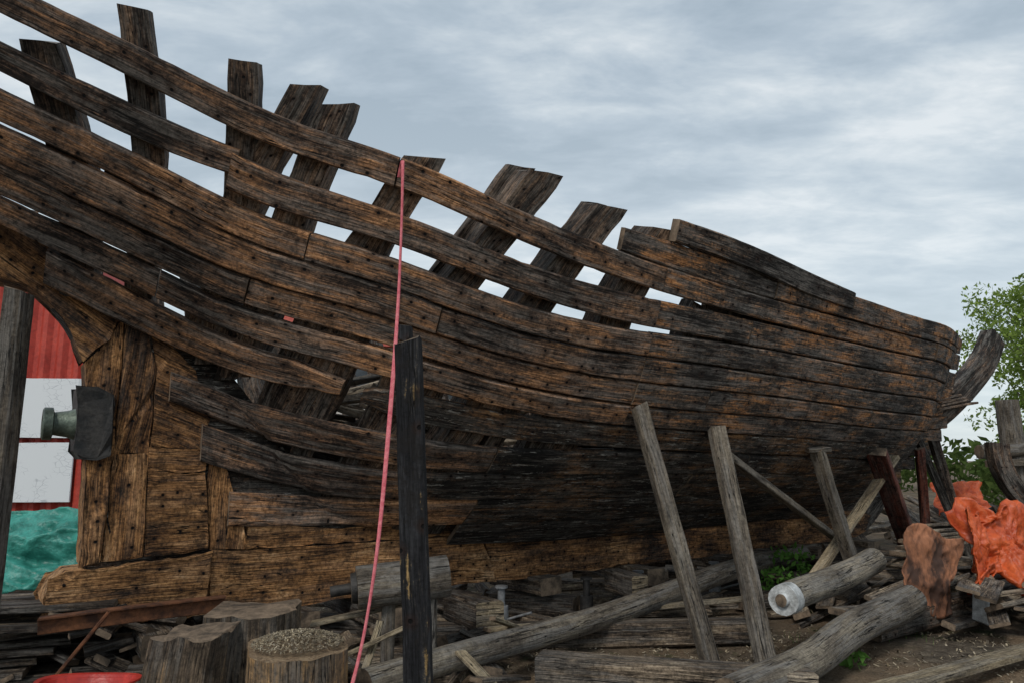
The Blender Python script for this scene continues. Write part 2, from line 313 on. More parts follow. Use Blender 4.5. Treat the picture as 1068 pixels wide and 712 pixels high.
def poly(name,pts,t0=-.15,t1=.15,mat=None,bev=.012,tone=.5,grain_ang=0.,jit=.01,sub=.09):
    P=[]; n=len(pts)
    for i in range(n):
        a_=Vector(pts[i]);b_=Vector(pts[(i+1)%n]);L=(b_-a_).length;m=max(1,int(L/sub))
        for k in range(m):
            q=a_.lerp(b_,k/m); P.append(q+Vector((nz(q.x*6,q.y*6,1),nz(q.x*6,q.y*6,5)))*jit)
    bm=bmesh.new()
    vs=[bm.verts.new((p.x,p.y,0)) for p in P]; f=bm.faces.new(vs)
    r=bmesh.ops.extrude_face_region(bm,geom=[f])
    for e in r['geom']:
        if isinstance(e,bmesh.types.BMVert): e.co.z=1
    bm.normal_update()
    ed=[e for e in bm.edges if abs(e.verts[0].co.z-e.verts[1].co.z)<.5]
    off_=R(-.012,.012)
    for v in bm.verts:
        s,z,k=v.co; v.co=W(s,(t1+off_) if k>.5 else t0,z)
    bmesh.ops.bevel(bm,geom=ed,offset=bev,segments=2,affect='EDGES')
    uvl=bm.loops.layers.uv.new('UVMap'); cl=bm.loops.layers.float_color.new('vc'); rr=R(0,1)
    ca,sa=math.cos(grain_ang),math.sin(grain_ang)
    bmesh.ops.recalc_face_normals(bm,faces=bm.faces)
    for f in bm.faces:
        for l in f.loops:
            x=l.vert.co.x+3.2;y=l.vert.co.y-5.7; s=x*.823+y*.568; t=x*.568-y*.823; z=l.vert.co.z
            l[uvl].uv=(s*ca+z*sa, -s*sa+z*ca+t*.9); l[cl]=(tone,rr,0,1)
    me=bpy.data.meshes.new(name); bm.to_mesh(me); bm.free(); me.materials.append(mat or M_dead)
    o=bpy.data.objects.new(name,me); sc.collection.objects.link(o); o.parent=hull; return o
V=math.pi/2
poly('deadwood_core',[(-1.6,3.1),(-.75,2.95),(-.4,2.8),(-.1,2.35),(0,1.6),(.02,.5),(3.2,.5),(3.2,.95),(2.2,1.12),(1.6,1.4),(1.25,1.95),(.85,2.4),(0,2.75),(-.6,3.05),(-1.6,3.3)],-.13,.13,M_low,tone=.4)
poly('stern_arch_timber',[(-1.7,3.08),(-1.1,2.98),(-.69,2.88),(-.52,2.85),(-.36,2.74),(-.22,2.54),(-.13,2.33),(.02,2.5),(.10,2.72),(-.02,2.92),(-.37,3.2),(-.9,3.32),(-1.7,3.45)],-.15,.19,tone=.52,grain_ang=-.6)
poly('sternpost_upper',[(-.12,2.31),(-.08,2.01),(-.055,1.645),(.12,1.645),(.125,2.3),(.11,2.69),(.03,2.48)],-.15,.17,tone=.55,grain_ang=V)
poly('deadwood_block',[(.133,1.645),(.365,1.645),(.37,2.3),(.28,2.62),(.12,2.85),(.12,2.7),(.135,2.3)],tone=.4,grain_ang=V-.1)
poly('deadwood_block',[(.377,1.69),(.75,1.69),(.80,1.95),(.66,2.3),(.42,2.55),(.30,2.68),(.38,2.3)],tone=.5,grain_ang=-.4)
poly('sternpost_lower',[(-.052,1.635),(.118,1.635),(.098,.85),(-.03,.83)],-.15,.17,tone=.62,grain_ang=V)
poly('deadwood_block',[(.13,1.635),(.365,1.635),(.36,1.5),(.385,.86),(.108,.85)],-.15,.155,tone=.68,grain_ang=V)
poly('deadwood_block',[(.377,1.68),(.80,1.68),(.79,1.51),(.60,1.50),(.38,1.545)],-.15,.175,tone=.6,grain_ang=-.02)
poly('deadwood_block',[(.375,1.53),(.60,1.485),(.79,1.495),(.80,1.43),(.85,.89),(.392,.865)],-.15,.16,tone=.6,grain_ang=0.05)
poly('deadwood_block',[(.815,1.68),(.92,1.60),(1.06,1.2),(1.12,1.09),(1.13,.885),(.862,.885),(.812,1.43)],tone=.52,grain_ang=V)
poly('keel_toe_block',[(-.23,.43),(-.25,.62),(-.2,.75),(-.12,.80),(.2,.825),(.858,.86),(.862,.40),(.2,.395)],-.18,.185,tone=.68,grain_ang=0.02,bev=.025)
poly('keelson_wedge',[(1.142,1.08),(1.9,1.0),(3.2,1.03),(3.2,.88),(1.142,.885)],-.15,.17,tone=.6)
poly('keelson_wedge',[(3.21,1.0),(9,1.0),(9,.86),(3.21,.88)],-.15,.165,tone=.42)
poly('keel',[(.874,.87),(3.4,.865),(3.55,.42),(.874,.40)],-.17,.19,tone=.62,bev=.02,sub=.2)
poly('keel',[(3.412,.865),(8.2,.85),(8.4,.46),(3.562,.42)],-.17,.18,tone=.47,bev=.02,sub=.25)
poly('keel',[(8.212,.85),(10.0,.85),(10.3,.75),(10.15,.55),(9.9,.47),(8.412,.46)],-.17,.18,tone=.38,bev=.02,sub=.25)
poly('forefoot',[(9.0,.865),(9.2,1.1),(10.3,1.3),(11.3,1.95),(12.2,2.3),(13.2,2.65),(13.2,2.4),(12.2,2.02),(11.4,1.6),(10.8,1.05),(10.3,.78),(10.0,.862)],-.13,.14,M_frame,tone=.45,sub=.2)
st=MB()
cen=[(10.15,.66),(10.7,1.0),(11.35,1.62),(12.2,2.05),(13.2,2.44),(14.2,2.93),(15.0,3.42),(15.5,3.92)]
q_=np.linspace(0,7,36);cx=hermA(q_,range(8),[c_[0] for c_ in cen]);cz=hermA(q_,range(8),[c_[1] for c_ in cen])
for off,ww,th,tn in ((0,.30,.16,.42),(.215,.12,.13,.3)):
    rings=[];us=[]
    for k in range(36):
        k2=min(k+1,35);k1=max(k-1,0); dx=cx[k2]-cx[k1];dz=cz[k2]-cz[k1];l=math.hypot(dx,dz);nx,nzz=dz/l,-dx/l
        s=cx[k]-nx*off;z=cz[k]-nzz*off
        rings.append([W(s+nx*ww/2,-th,z+nzz*ww/2),W(s+nx*ww/2,th,z+nzz*ww/2),W(s,th+.01,z),W(s-nx*ww/2,th,z-nzz*ww/2),W(s-nx*ww/2,-th,z-nzz*ww/2)]);us.append(k*.2)
    st.rings(rings,us,(tn,R(0,1)),capmi=1)
for i in range(7):
    beam(st,W(12.3,.28+.02*i,2.42+.055*i),W(13.9+R(-.1,.25),.1-.05*i,2.62+.058*i),.22,.04,tone=R(.6,.85))
st.obj('stem',[M_frame,M_endg],hull)
M_br=simple('patinated_bronze',(.03,.042,.036),(.16,.20,.16),9,.5,.4,.01)
M_iron=simple('dark_iron',(.014,.015,.016),(.06,.055,.05),8,.6,.3,.01)
M_grey=simple('grey_painted_steel',(.10,.105,.11),(.30,.31,.32),9,.5,.1,.004)
bo=MB(); rings=[];us=[]
prof=[(-.02,.02),(-.02,.15),(-.10,.15),(-.12,.125),(-.18,.10),(-.27,.085),(-.28,.12),(-.335,.12),(-.345,.105),(-.345,.06),(-.2,.055),(-.2,.004)]
for i,(s,r) in enumerate(prof):
    rings.append([W(s,r*math.cos(q),1.86+r*math.sin(q)) for q in [2*math.pi*k/24 for k in range(24)]]);us.append(i*.05)
bo.rings(rings,us,(.5,.3))
for k in range(6):
    q=math.pi/3*k; y,z=.1*math.cos(q),.1*math.sin(q)
    bo.rings([[W(s,y*1.18+.016*math.cos(w),1.86+z*1.18+.016*math.sin(w)) for w in [math.pi/3*j for j in range(6)]] for s in(-.1,-.13)],[0,.03],(.5,.3))
bo.obj('shaft_boss',[M_br],hull)
poly('shaft_boss_flange',[(-.10,1.60),(-.13,1.66),(-.14,2.0),(-.15,2.12),(-.02,2.13),(.10,2.08),(.10,1.62),(.02,1.59)],-.19,.20,M_iron,bev=.015)
for o in hull.children: o.matrix_parent_inverse=Matrix.Translation((3.2,-5.7,0))
# ------------------------------------------------------------------ shoring posts and timbers
def single(name,mats,fn):
    mb=MB(); fn(mb); return mb.obj(name,mats)
def Hp(s,z,o=.09): return HS(s,z,o)
def capped(m,p0,p1,w,h,tone,roll=0):
    beam(m,p0,p1,w,h,tone=tone,roll=roll)
    p1=Vector(p1); beam(m,p1+Vector((-.14,-.06,.0)),p1+Vector((.14,.06,.015)),.12,.045,tone=tone-.1,roll=.2)
single('shoring_post',[M_post,M_end],lambda m:beam(m,(1.56,6.05,-.05),Hp(3.97,2.10),.13,.10,tone=.45,roll=.25))
single('shoring_post',[M_post,M_end],lambda m:beam(m,(1.97,6.0,-.05),Hp(4.91,1.93),.15,.10,tone=.5,roll=.15))
single('shoring_post',[M_post,M_end],lambda m:capped(m,(3.95,8.6,-.05),Hp(6.57,1.75),.13,.12,.4))
single('shoring_post',[M_red,M_end],lambda m:beam(m,(5.5,10.3,-.05),Hp(7.95,1.75),.22,.12,tone=.6))
single('shoring_brace',[M_post,M_end],lambda m:beam(m,Hp(4.95,1.80,.2),(4.15,9.3,.5),.09,.07,tone=.6))
single('shoring_brace',[M_pale,M_end],lambda m:beam(m,(4.75,9.3,1.62),(3.2,8.3,.25),.13,.06,tone=.4))
single('shoring_post',[M_red,M_end],lambda m:beam(m,(6.1,11.2,0),(5.95,10.9,1.75),.12,.08,tone=.7))
single('shoring_post',[M_frame,M_end],lambda m:beam(m,(7.4,12.4,0),(6.9,12.2,1.9),.14,.12,tone=.4))
single('shoring_post',[M_frame,M_end],lambda m:beam(m,(7.2,12.0,0),(6.6,12.1,1.9),.10,.10,tone=.3))
single('shoring_post',[M_post,M_end],lambda m:beam(m,(-3.19,4.64,-.05),(-3.15,4.62,2.66),.12,.14,tone=.12))
def fgp(m):
    beam(m,(-.40,3.62,-.05),(-.51,3.6,2.17),.125,.11,tone=.5,seg=.1); beam(m,(-.525,3.6,2.165),(-.527,3.6,2.245),.06,.09,tone=.5)
single('black_post',[M_blk,M_end],fgp)
rp=[(-.80,4.98,3.56),(-.775,4.93,3.63),(-.76,4.89,3.60),(-.755,4.86,3.08),(-.75,4.75,2.52),(-.76,4.6,1.82),(-.78,4.45,1.15),(-.82,4.35,.69),(-.87,4.25,.38),(-.95,4.2,.1)]
pp=np.array(rp); tt=np.linspace(0,len(rp)-1,90); cr=np.stack([hermA(tt,range(len(rp)),pp[:,i]) for i in range(3)],1)
def rope(m):
    rings=[];us=[]
    for k in range(len(cr)):
        c_=Vector(cr[k]); tw=.5+.5*math.sin(k*.16)
        rings.append([c_+Vector((math.cos(w)*(.009+.005*tw),math.sin(w)*(.012-.006*tw),0)) for w in [2*math.pi*j/8 for j in range(8)]]);us.append(k*.04)
    m.rings(rings,us,(.5,.5),sm=True)
M_rope=simple('pink_red_webbing',(.55,.09,.12),(.74,.22,.24),30,.7,0,.002)
single('red_lashing_strap',[M_rope],rope)
single('long_log',[M_log,M_end],lambda m:log(m,(-.95,4.85,.2),(4.1,10.3,.38),.095,.12,tone=.45))
single('round_log',[M_log,M_end],lambda m:log(m,(1.35,4.9,.13),(3.65,7.05,.32),.12,.14,tone=.42))
def pole(m):
    log(m,(2.2,6.15,.50),(3.75,7.95,.56),.115,.13,tone=.7)
    log(m,(2.14,6.08,.50),(2.22,6.17,.50),.122,.125,tone=.5,mi=2,capmi=2,bend=0)
    log(m,(2.115,6.06,.50),(2.15,6.09,.50),.05,.06,tone=.5,mi=2,capmi=1,bend=0)
M_wp=simple('flaking_white_paint',(.22,.22,.21),(.66,.68,.68),9,.6)
single('painted_pole',[M_log,M_end,M_wp],pole)
single('long_plank',[M_pale,M_end],lambda m:beam(m,(1.9,4.95,.06),(4.4,6.4,.09),.16,.06,tone=.3))
single('timber_baulk',[M_deb,M_end],lambda m:beam(m,(.2,5.65,.10),(2.0,5.2,.10),.26,.22,tone=.55,ch=.02))
single('timber_baulk',[M_deb,M_end],lambda m:beam(m,(-1.1,6.6,.10),(2.2,6.9,.10),.22,.2,tone=.45,ch=.02))
single('timber_baulk',[M_frame,M_end],lambda m:beam(m,(3.2,6.9,.12),(5.8,8.6,.16),.2,.22,tone=.5,ch=.02))
kb=MB()
for s in (.5,1.5,2.2,3.0,4.1,5.4,6.9,8.4,9.6):
    w=R(.2,.3); zt_=.39 if s<3.4 else .42+.04*min(1,(s-3.5)/4.9)
    beam(kb,W(s,-.55,zt_-.09),W(s+R(-.05,.05),.35+R(0,.4),zt_-.09),w,.17,tone=R(.3,.5),ch=.015)
    beam(kb,W(s-.25,-.4+R(0,.2),.10),W(s+.3,.35+R(0,.2),.10),w,zt_-.19,tone=R(.3,.5),ch=.015)
kb.obj('keel_blocks',[M_deb,M_end])
def roller(m):
    log(m,(-1.12,5.55,.68),(-.48,5.72,.74),.155,.15,tone=.35,bend=0,rough=.03); log(m,(-1.16,5.54,.676),(-1.12,5.55,.68),.10,.11,tone=.3,bend=0,mi=2)
    log(m,(-1.30,5.50,.66),(-1.14,5.545,.68),.04,.04,mi=2,bend=0)
    log(m,(-.9,5.62,0.),(-.9,5.62,.56),.05,.05,tone=.3,bend=0); log(m,(-.6,5.68,0.),(-.6,5.68,.6),.05,.05,tone=.3,bend=0)
single('windlass_roller',[M_log,M_end,M_iron],roller)
def jack(m,x,y,z0,h):
    k=dict(bend=0,rough=0,mi=0,capmi=0)
    log(m,(x,y,z0),(x,y,z0+.04),.11,.11,**k);log(m,(x,y,z0+.04),(x,y,z0+h*.6),.07,.065,**k);log(m,(x,y,z0+h*.6),(x,y,z0+h),.035,.035,**k);log(m,(x,y,z0+h),(x,y,z0+h+.02),.06,.06,**k);log(m,(x,y,z0+.1),(x+.28,y-.12,z0+.2),.012,.012,**k)
for x,y,mt in((-.1,7.25,M_grey),(.75,7.75,M_iron),(1.35,8.2,M_grey),(2.35,8.9,M_grey)): single('screw_jack',[mt],lambda m:jack(m,x,y,0,.40))
M_chip=simple('sawdust_chips',(.20,.13,.075),(.46,.33,.20),40,.95,0,.03)
M_stump=wood('stump_bark',[(.0,(.03,.024,.019)),(.4,(.10,.075,.053)),(.65,(.19,.14,.095)),(1,(.42,.25,.11))],bolts=False,grey=.5,grain=(.5,1.15),pit=.4,stain=.4,gain=1.15)
def stump(m,c_,r,z1,n=30,tone=.5,lean=(0,0),fl=.12,cap=1,sq=0.):
    rings=[];us=[];sd=R(0,99)
    for k in range(9):
        t=k/8; z=z1*t; rr=r*(1+fl*(1-t)**2); ring=[]
        for i in range(n):
            q=2*math.pi*i/n; cq,sq_=math.cos(q),math.sin(q)
            e=1+.2*nz(cq*1.6,sq_*1.6,sd)-.12*abs(nz(cq*4,sq_*4,sd))+sq*(1/max(abs(cq),abs(sq_))-1)
            ring.append(Vector((c_[0]+lean[0]*t+rr*cq*e,c_[1]+lean[1]*t+rr*sq_*e,z+(.05*nz(cq*2,sq_*2,sd) if k==8 else 0))))
        rings.append(ring);us.append(z)
    m.rings(rings,us,(tone,R(0,1)),capmi=cap)
single('tree_stump',[M_stump,M_chip],lambda m:stump(m,(-1.2,4.35),.29,.56,tone=.75))
single('tree_stump',[M_stump,M_end],lambda m:stump(m,(-2.0,4.75),.22,.56,tone=.42,lean=(.07,0),sq=.6))
single('tree_stump',[M_stump,M_end],lambda m:stump(m,(-1.74,5.15),.27,.60,tone=.42,sq=.7))
ch=MB()
def chip(p,sz,tone):
    d=Vector((R(-1,1),R(-1,1),R(-.5,.5))).normalized(); e=d.cross(Vector((R(-.4,.4),R(-.4,.4),1))).normalized(); l=sz*R(.6,1.8); w=sz*R(.25,.6)
    b_=len(ch.v); p=Vector(p); ch.v.extend([tuple(p-d*l-e*w),tuple(p+d*l-e*w),tuple(p+d*l*.9+e*w),tuple(p-d*l*.8+e*w)])
    ch.face([b_,b_+1,b_+2,b_+3],[(0,0),(l,0),(l,w),(0,w)],(tone,R(0,1)))
for i in range(3600):
    q=R(0,6.28);r=.25*math.sqrt(R(0,1)); chip((-1.2+r*math.cos(q),4.35+r*math.sin(q),.575+.06*(1-(r/.27)**2)+R(0,.012)),.006,R(.1,.8))
def gh(x,y):
    near=max(0,1-max(0,math.hypot(x-1,y-7)-9)/6)
    return near*(.05*nz(x*.8,y*.8)+.025*nz(x*3,y*3,2)+.01*nz(x*9,y*9,4))-.03
for i in range(26000):
    x=R(-3.5,5.5);y=R(4.0,10)
    if nz(x*.9,y*.9,7)+.25*nz(x*4,y*4)<-.15+ (0.2 if x>3 else 0): continue
    chip((x,y,gh(x,y)+.008),R(.005,.018),R(.1,.9))
ch.obj('wood_chips',[M_pale],recalc=False)
db=MB()
for i in range(150):
    s=R(-.3,10.5); t=random.choice([R(-1.8,.2),R(.1,1.6)]); L=R(.3,1.2); an=random.choice([R(-.4,.4),R(0,3.14)]); z=.02+R(0,.2)*(1 if t<-.4 or s<1.5 else .4)
    p=W(s,t,z); dd=Vector((math.cos(an),math.sin(an),R(-.08,.1)))
    beam(db,p-dd*L/2,p+dd*L/2,R(.05,.17),R(.03,.11),tone=random.choice([R(.2,.4),R(.35,.5),R(.6,.85)]),roll=R(-.4,.4))
for i in range(45):
    x=R(-2.6,.2);y=R(5.0,6.6); L=R(.2,.7); an=R(0,3.14); dd=Vector((math.cos(an),math.sin(an),R(-.3,.3))); p=Vector((x,y,R(.03,.22)))
    beam(db,p-dd*L/2,p+dd*L/2,R(.04,.12),R(.02,.07),tone=R(.2,.7),roll=R(-.6,.6))
for i in range(40):
    x=R(6,10.5);y=R(11.5,17); L=R(.6,2); an=R(0,3.14); dd=Vector((math.cos(an),math.sin(an),R(-.3,.5))); p=Vector((x,y,R(.1,.6)))
    beam(db,p-dd*L/2,p+dd*L/2,R(.08,.2),R(.04,.12),tone=R(.2,.7),roll=R(-.6,.6))
db.obj('timber_debris',[M_deb,M_end])
pd=MB()
for p,q,w,h in (((-1.25,5.2,.25),(-.62,5.05,.55),.09,.03),((-.35,5.3,.30),(-.05,5.0,.1),.08,.03),((-1.45,5.6,.42),(-.8,5.9,.52),.10,.03),((-1.0,4.9,.05),(-.9,5.3,.5),.05,.03),((-.2,6.2,.25),(.9,6.9,.2),.1,.03),((1.2,7.3,.2),(2.3,7.5,.26),.1,.04),((-.15,5.9,.4),(.15,6.6,.15),.07,.03)):
    beam(pd,p,q,w,h,tone=R(.4,.7))
pd.obj('pale_offcuts',[M_pale,M_end])
single('squared_timber_block',[M_deb,M_pale],lambda m:beam(m,(-.18,6.35,.32),(-.50,6.95,.30),.24,.24,tone=.4,ch=.02))
single('squared_timber_block',[M_deb,M_pale],lambda m:beam(m,(1.25,7.5,.36),(1.05,8.0,.36),.2,.22,tone=.4,ch=.02))
bs=MB()
for k in range(9):
    for j in range(2):
        x0=-4.9+R(-.2,.2); y0=5.1+j*.3+R(-.05,.05); beam(bs,(x0,y0,.06+k*.062),(x0+1.6+R(-.3,.25),y0+.5+R(-.08,.08),.06+k*.062+R(0,.01)),.26,.05,tone=R(.25,.5),roll=R(-.05,.05))
bs.obj('stacked_boards',[M_deb,M_end])
sp=MB()
for i in range(60):
    x=R(-3.9,-2.5);y=R(5.4,6.8);L=R(.25,.9);an=R(0,3.14);dd=Vector((math.cos(an),math.sin(an),R(-.3,.4)));p=Vector((x,y,R(.05,.62-.1*abs(x+3.3))))
    beam(sp,p-dd*L/2,p+dd*L/2,R(.05,.14),R(.02,.08),tone=R(.2,.55),roll=R(-.6,.6))
sp.obj('scrap_wood_pile',[M_deb,M_end])
M_rust=simple('rusted_steel',(.05,.022,.013),(.20,.08,.035),10,.85,.2,.01)
single('rusty_steel_bar',[M_rust,M_rust],lambda m:(beam(m,(-3.0,4.9,.55),(-2.05,5.5,.58),.02,.10,tone=.5,capmi=0),beam(m,(-3.0,4.9,.60),(-2.05,5.5,.63),.09,.015,tone=.5,capmi=0)))
single('rusty_steel_bar',[M_rust,M_rust],lambda m:beam(m,(-2.75,4.5,.2),(-2.4,4.6,.7),.05,.02,capmi=0))
def tub(m):
    rings=[];us=[]
    for k,(r,z) in enumerate([(.14,.30),(.16,.34),(.19,.405),(.21,.41),(.21,.40),(.18,.39),(.15,.33),(.02,.32)]):
        rings.append([Vector((-2.3+r*1.3*math.cos(q),4.25+r*math.sin(q),z+.012*math.cos(q*2))) for q in [2*math.pi*i/28 for i in range(28)]]);us.append(k*.1)
    m.rings(rings,us,(.5,.5),sm=True)
single('red_plastic_tub',[simple('red_plastic',(.33,.02,.015),(.5,.04,.025),5,.4)],tub)
single('support_crate',[M_deb,M_end],lambda m:[beam(m,(-2.8,4.1+.15*j,.27),(-1.9,4.15+.15*j,.27),.13,.05,tone=.3) for j in range(3)]+[beam(m,(-2.7+.7*j,4.0,.12),(-2.7+.7*j,4.5,.12),.1,.24,tone=.3) for j in range(2)])
hb=MB()
for i in range(75):
    x=R(3.2,6.6);y=R(6.9,9.8);L=R(.5,1.7);an=random.choice([R(.5,1.1),R(-.2,1.6)]);dd=Vector((math.cos(an),math.sin(an),R(-.12,.14)));p=Vector((x,y,R(.05,.5-.12*abs(x-4.6))))
    beam(hb,p-dd*L/2,p+dd*L/2,R(.08,.2),R(.02,.06),tone=R(.3,.75),roll=R(-.5,.5))
for k in range(6):
    beam(hb,(4.3+.1*k,8.5+.1*k,.56+.05*k),(5.9+.05*k,9.7,.60+.04*k),.18,.04,tone=R(.45,.75),roll=R(-.2,.2))
hb.obj('lumber_pile',[M_deb,M_end])
def sheet(name,c_,ux,uy,nx_,ny_,amp,mat,sag=0.,seed=0,edge=.25):
    bm=bmesh.new(); c_=Vector(c_);ux=Vector(ux);uy=Vector(uy);nn=ux.cross(uy).normalized();g=[]
    for i in range(nx_+1):
        row=[]
        for j in range(ny_+1):
            a_=i/nx_-.5;b_=j/ny_-.5; e=1+edge*nz(a_*3+seed,b_*3,seed)
            p=c_+ux*a_*e+uy*b_*e+nn*(amp*(nz(a_*3+seed,b_*3.5)+.5*(1-2*abs(nz(a_*7+seed,b_*5,3)))+.35*(1-2*abs(nz(a_*15+b_*6,b_*9,seed)))+.15*nz(a_*26,b_*26,seed)))
            p.z-=sag*(a_*a_*4)
            row.append(bm.verts.new(p))
        g.append(row)
    for i in range(nx_):
        for j in range(ny_): bm.faces.new((g[i][j],g[i+1][j],g[i+1][j+1],g[i][j+1]))
    for f in bm.faces: f.smooth=True
    me=bpy.data.meshes.new(name);bm.to_mesh(me);bm.free();me.materials.append(mat)
    o=bpy.data.objects.new(name,me);sc.collection.objects.link(o)
    md=o.modifiers.new('s','SOLIDIFY');md.thickness=.012;return o
M_rustc=simple('rust_brown_sheet',(.06,.03,.02),(.36,.15,.075),5,.8,lo=.42,hi=.6,stretch=(1,1,.5))
M_or=simple('orange_tarp',(.42,.06,.018),(.66,.13,.035),5,.45)
M_teal=simple('teal_tarp',(.015,.14,.11),(.06,.33,.27),4,.4,0,.03)
sheet('rust_brown_sheet',(4.02,7.35,.56),(.62,.26,-.22),(.22,.14,.72),40,40,.045,M_rustc,seed=3,edge=.3)
sheet('orange_tarp',(5.12,8.05,.70),(.85,.2,-.1),(.05,.32,.80),60,60,.15,M_or,sag=.25,seed=8,edge=.9)
sheet('orange_tarp',(4.82,7.9,.60),(.2,.1,-.1),(.03,.1,.85),20,30,.06,M_or,seed=12,edge=.6)
single('white_board',[M_wp,M_wp],lambda m:beam(m,(4.42,7.3,.08),(4.52,7.4,.38),.14,.03,capmi=0))
sheet('teal_tarp',(-6.6,9.6,.45),(3.2,0,0),(0,.5,.9),90,45,.17,M_teal,seed=5)
sheet('red_tarp',(9.0,15.2,.8),(1.0,0,0),(0,.3,.6),20,20,.12,M_or,seed=21)
def lp(m):
    log(m,(8.72,13,0),(8.7,13,2.62),.21,.18,tone=.3,rough=.14,bend=.01); log(m,(8.0,12.8,1.72),(9.35,12.9,1.78),.12,.13,tone=.3); beam(m,(8.05,12.7,1.52),(9.3,12.75,1.57),.1,.12,tone=.25)
single('mooring_log_post',[M_log,M_end],lp)
def cf(m):
    rings=[];us=[]
    for k in range(20):
        q=math.radians(175+5.2*k); c0=Vector((8.45,11.4,1.75)); r_=[]
        for r,t in ((1.15,-.1),(1.15,.1),(.90,.1),(.90,-.1)):
            r_.append(c0+Vector((math.cos(q)*r*1.05,t+.05*math.cos(q),math.sin(q)*r)))
        rings.append(r_);us.append(k*.1)
    m.rings(rings,us,(.32,.4),capmi=1)
single('curved_ship_frame',[M_frame,M_end],cf)
def ground():
    xs=np.concatenate([[-400,-150,-60,-30,-18],np.arange(-11,13,.14),[18,30,60,150,400]]);ys=np.concatenate([[-200,-60,-20,-5],np.arange(0,19,.14),[24,35,60,120,300,600]])
    nx_,ny_=len(xs),len(ys); v=[(x,y,gh(x,y) if(-11<x<13 and 0<y<19) else -.03) for x in xs for y in ys]
    f=[(i*ny_+j,(i+1)*ny_+j,(i+1)*ny_+j+1,i*ny_+j+1) for i in range(nx_-1) for j in range(ny_-1)]
    me=bpy.data.meshes.new('ground');me.from_pydata(v,[],f);me.polygons.foreach_set('use_smooth',[True]*len(f))
    m,T_=newmat('yard_dirt');pos=T_.n('ShaderNodeTexCoord').outputs['Object']
    n1=T_.noise(pos,.8,3,.6);n2=T_.noise(pos,9,5,.7);n3=T_.noise(pos,60,3,.7);vo=T_.n('ShaderNodeTexVoronoi',{'Vector':pos,'Scale':45.}).outputs['Distance']
    col=T_.ramp(n2,[(.3,(.05,.039,.029)),(.5,(.135,.107,.079)),(.7,(.25,.205,.15))]);col=T_.mix(T_.ramp(n1,[(.45,0),(.6,.8)]),col,T_.ramp(n3,[(.3,(.17,.115,.07)),(.7,(.38,.27,.17))]))
    col=T_.mix(T_.ramp(T_.noise(pos,1.7,4,.7),[(.58,0),(.68,.75)]),col,T_.ramp(n3,[(.3,(.03,.045,.015)),(.7,(.09,.13,.04))]))
    col=T_.mix(.6,col,T_.ramp(vo,[(.0,1.2),(.6,.6)]),'MULTIPLY')
    T_.out(col,.95,T_.m('ADD',n2,T_.m('MULTIPLY',n3,.5)),.05,1.,.2);me.materials.append(m)
    o=bpy.data.objects.new('ground',me);sc.collection.objects.link(o)
ground()
def leafmat(name,c1,c2):
    m,T_=newmat(name);pos=T_.n('ShaderNodeTexCoord').outputs['Object'];gi=T_.noise(pos,2.,3,.6);g2=T_.noise(pos,25,1)
    col=T_.ramp(T_.m('ADD',T_.m('MULTIPLY',gi,.6),T_.m('MULTIPLY',g2,.4)),[(.35,c1),(.65,c2)])
    p=T_.n('ShaderNodeBsdfDiffuse',{0:col});tr=T_.n('ShaderNodeBsdfTranslucent',{0:col});mx=T_.n('ShaderNodeMixShader',{0:.4,1:p.outputs[0],2:tr.outputs[0]});T_.n('ShaderNodeOutputMaterial',{0:mx.outputs[0]});return m
M_leaf=leafmat('tree_leaves',(.11,.18,.035),(.30,.40,.10));M_dl=leafmat('hedge_leaves',(.03,.055,.015),(.10,.14,.04));M_fern=leafmat('weed_leaves',(.07,.17,.03),(.17,.34,.08))
def leaves(mb,c_,r,n,sz):
    for i in range(n):
        d=Vector((random.gauss(0,1),random.gauss(0,1),random.gauss(0,1))).normalized()*(r*R(.2,1)**.5)
        p=Vector(c_)+Vector((d.x,d.y,d.z*.8)); a_=Vector((R(-1,1),R(-1,1),R(-1,1))).normalized();b_=a_.cross(Vector((R(-1,1),R(-1,1),R(-1,1)))).normalized();l=sz*R(.5,1.3)
        k=len(mb.v);mb.v.extend([tuple(p-a_*l),tuple(p+b_*l*.45),tuple(p+a_*l),tuple(p-b_*l*.45)]);mb.face([k,k+1,k+2,k+3],[(0,0)]*4,(.5,.5),1)
def tree(name,x,y,H,cr,n=70,trunk=.22,base=.35,sz=.14,nl=110):
    mb=MB();log(mb,(x,y,-.1),(x+.2,y,H*.55),trunk,trunk*.5,n=10,seg=.4)
    for i in range(n):
        q=R(0,6.28);zz=R(base,1);rr=cr*(1-.55*abs(zz-.55)*1.6)*R(.25,1.05)
        c_=Vector((x+rr*math.cos(q),y+rr*math.sin(q),H*zz))
        if i%2==0: log(mb,(x+.15,y,H*R(.25,.55)),c_,trunk*.22,.015,n=5,seg=.6,bend=.05)
        leaves(mb,c_,R(.3,.8)*cr*.33,nl,sz)
    mb.obj(name,[M_log,M_leaf],recalc=False)
tree('tree',20.0,27.5,8.2,3.2,n=140,sz=.10,base=.2)
tree('tree',25.5,33,7.5,3.2,n=50,sz=.16)
hd=MB()
for i in range(90):
    x=R(-30,60);leaves(hd,(x,R(38,44),R(.4,2.6)),R(1.2,1.9),100,.35)
for i in range(30): leaves(hd,(R(13,24),R(21,26),R(.3,1.9)),.9,110,.16)
hd.obj('hedge',[M_log,M_dl],recalc=False)
wd=MB()
for c_,r,n in (((3.3,9.1,.35),.32,260),((3.0,8.6,.25),.22,160),((5.6,7.2,.08),.2,60),((2.7,6.2,.05),.12,40),((6.3,9.0,.1),.3,100),((-2.9,5.9,.1),.2,60)): leaves(wd,c_,r,n,.045)
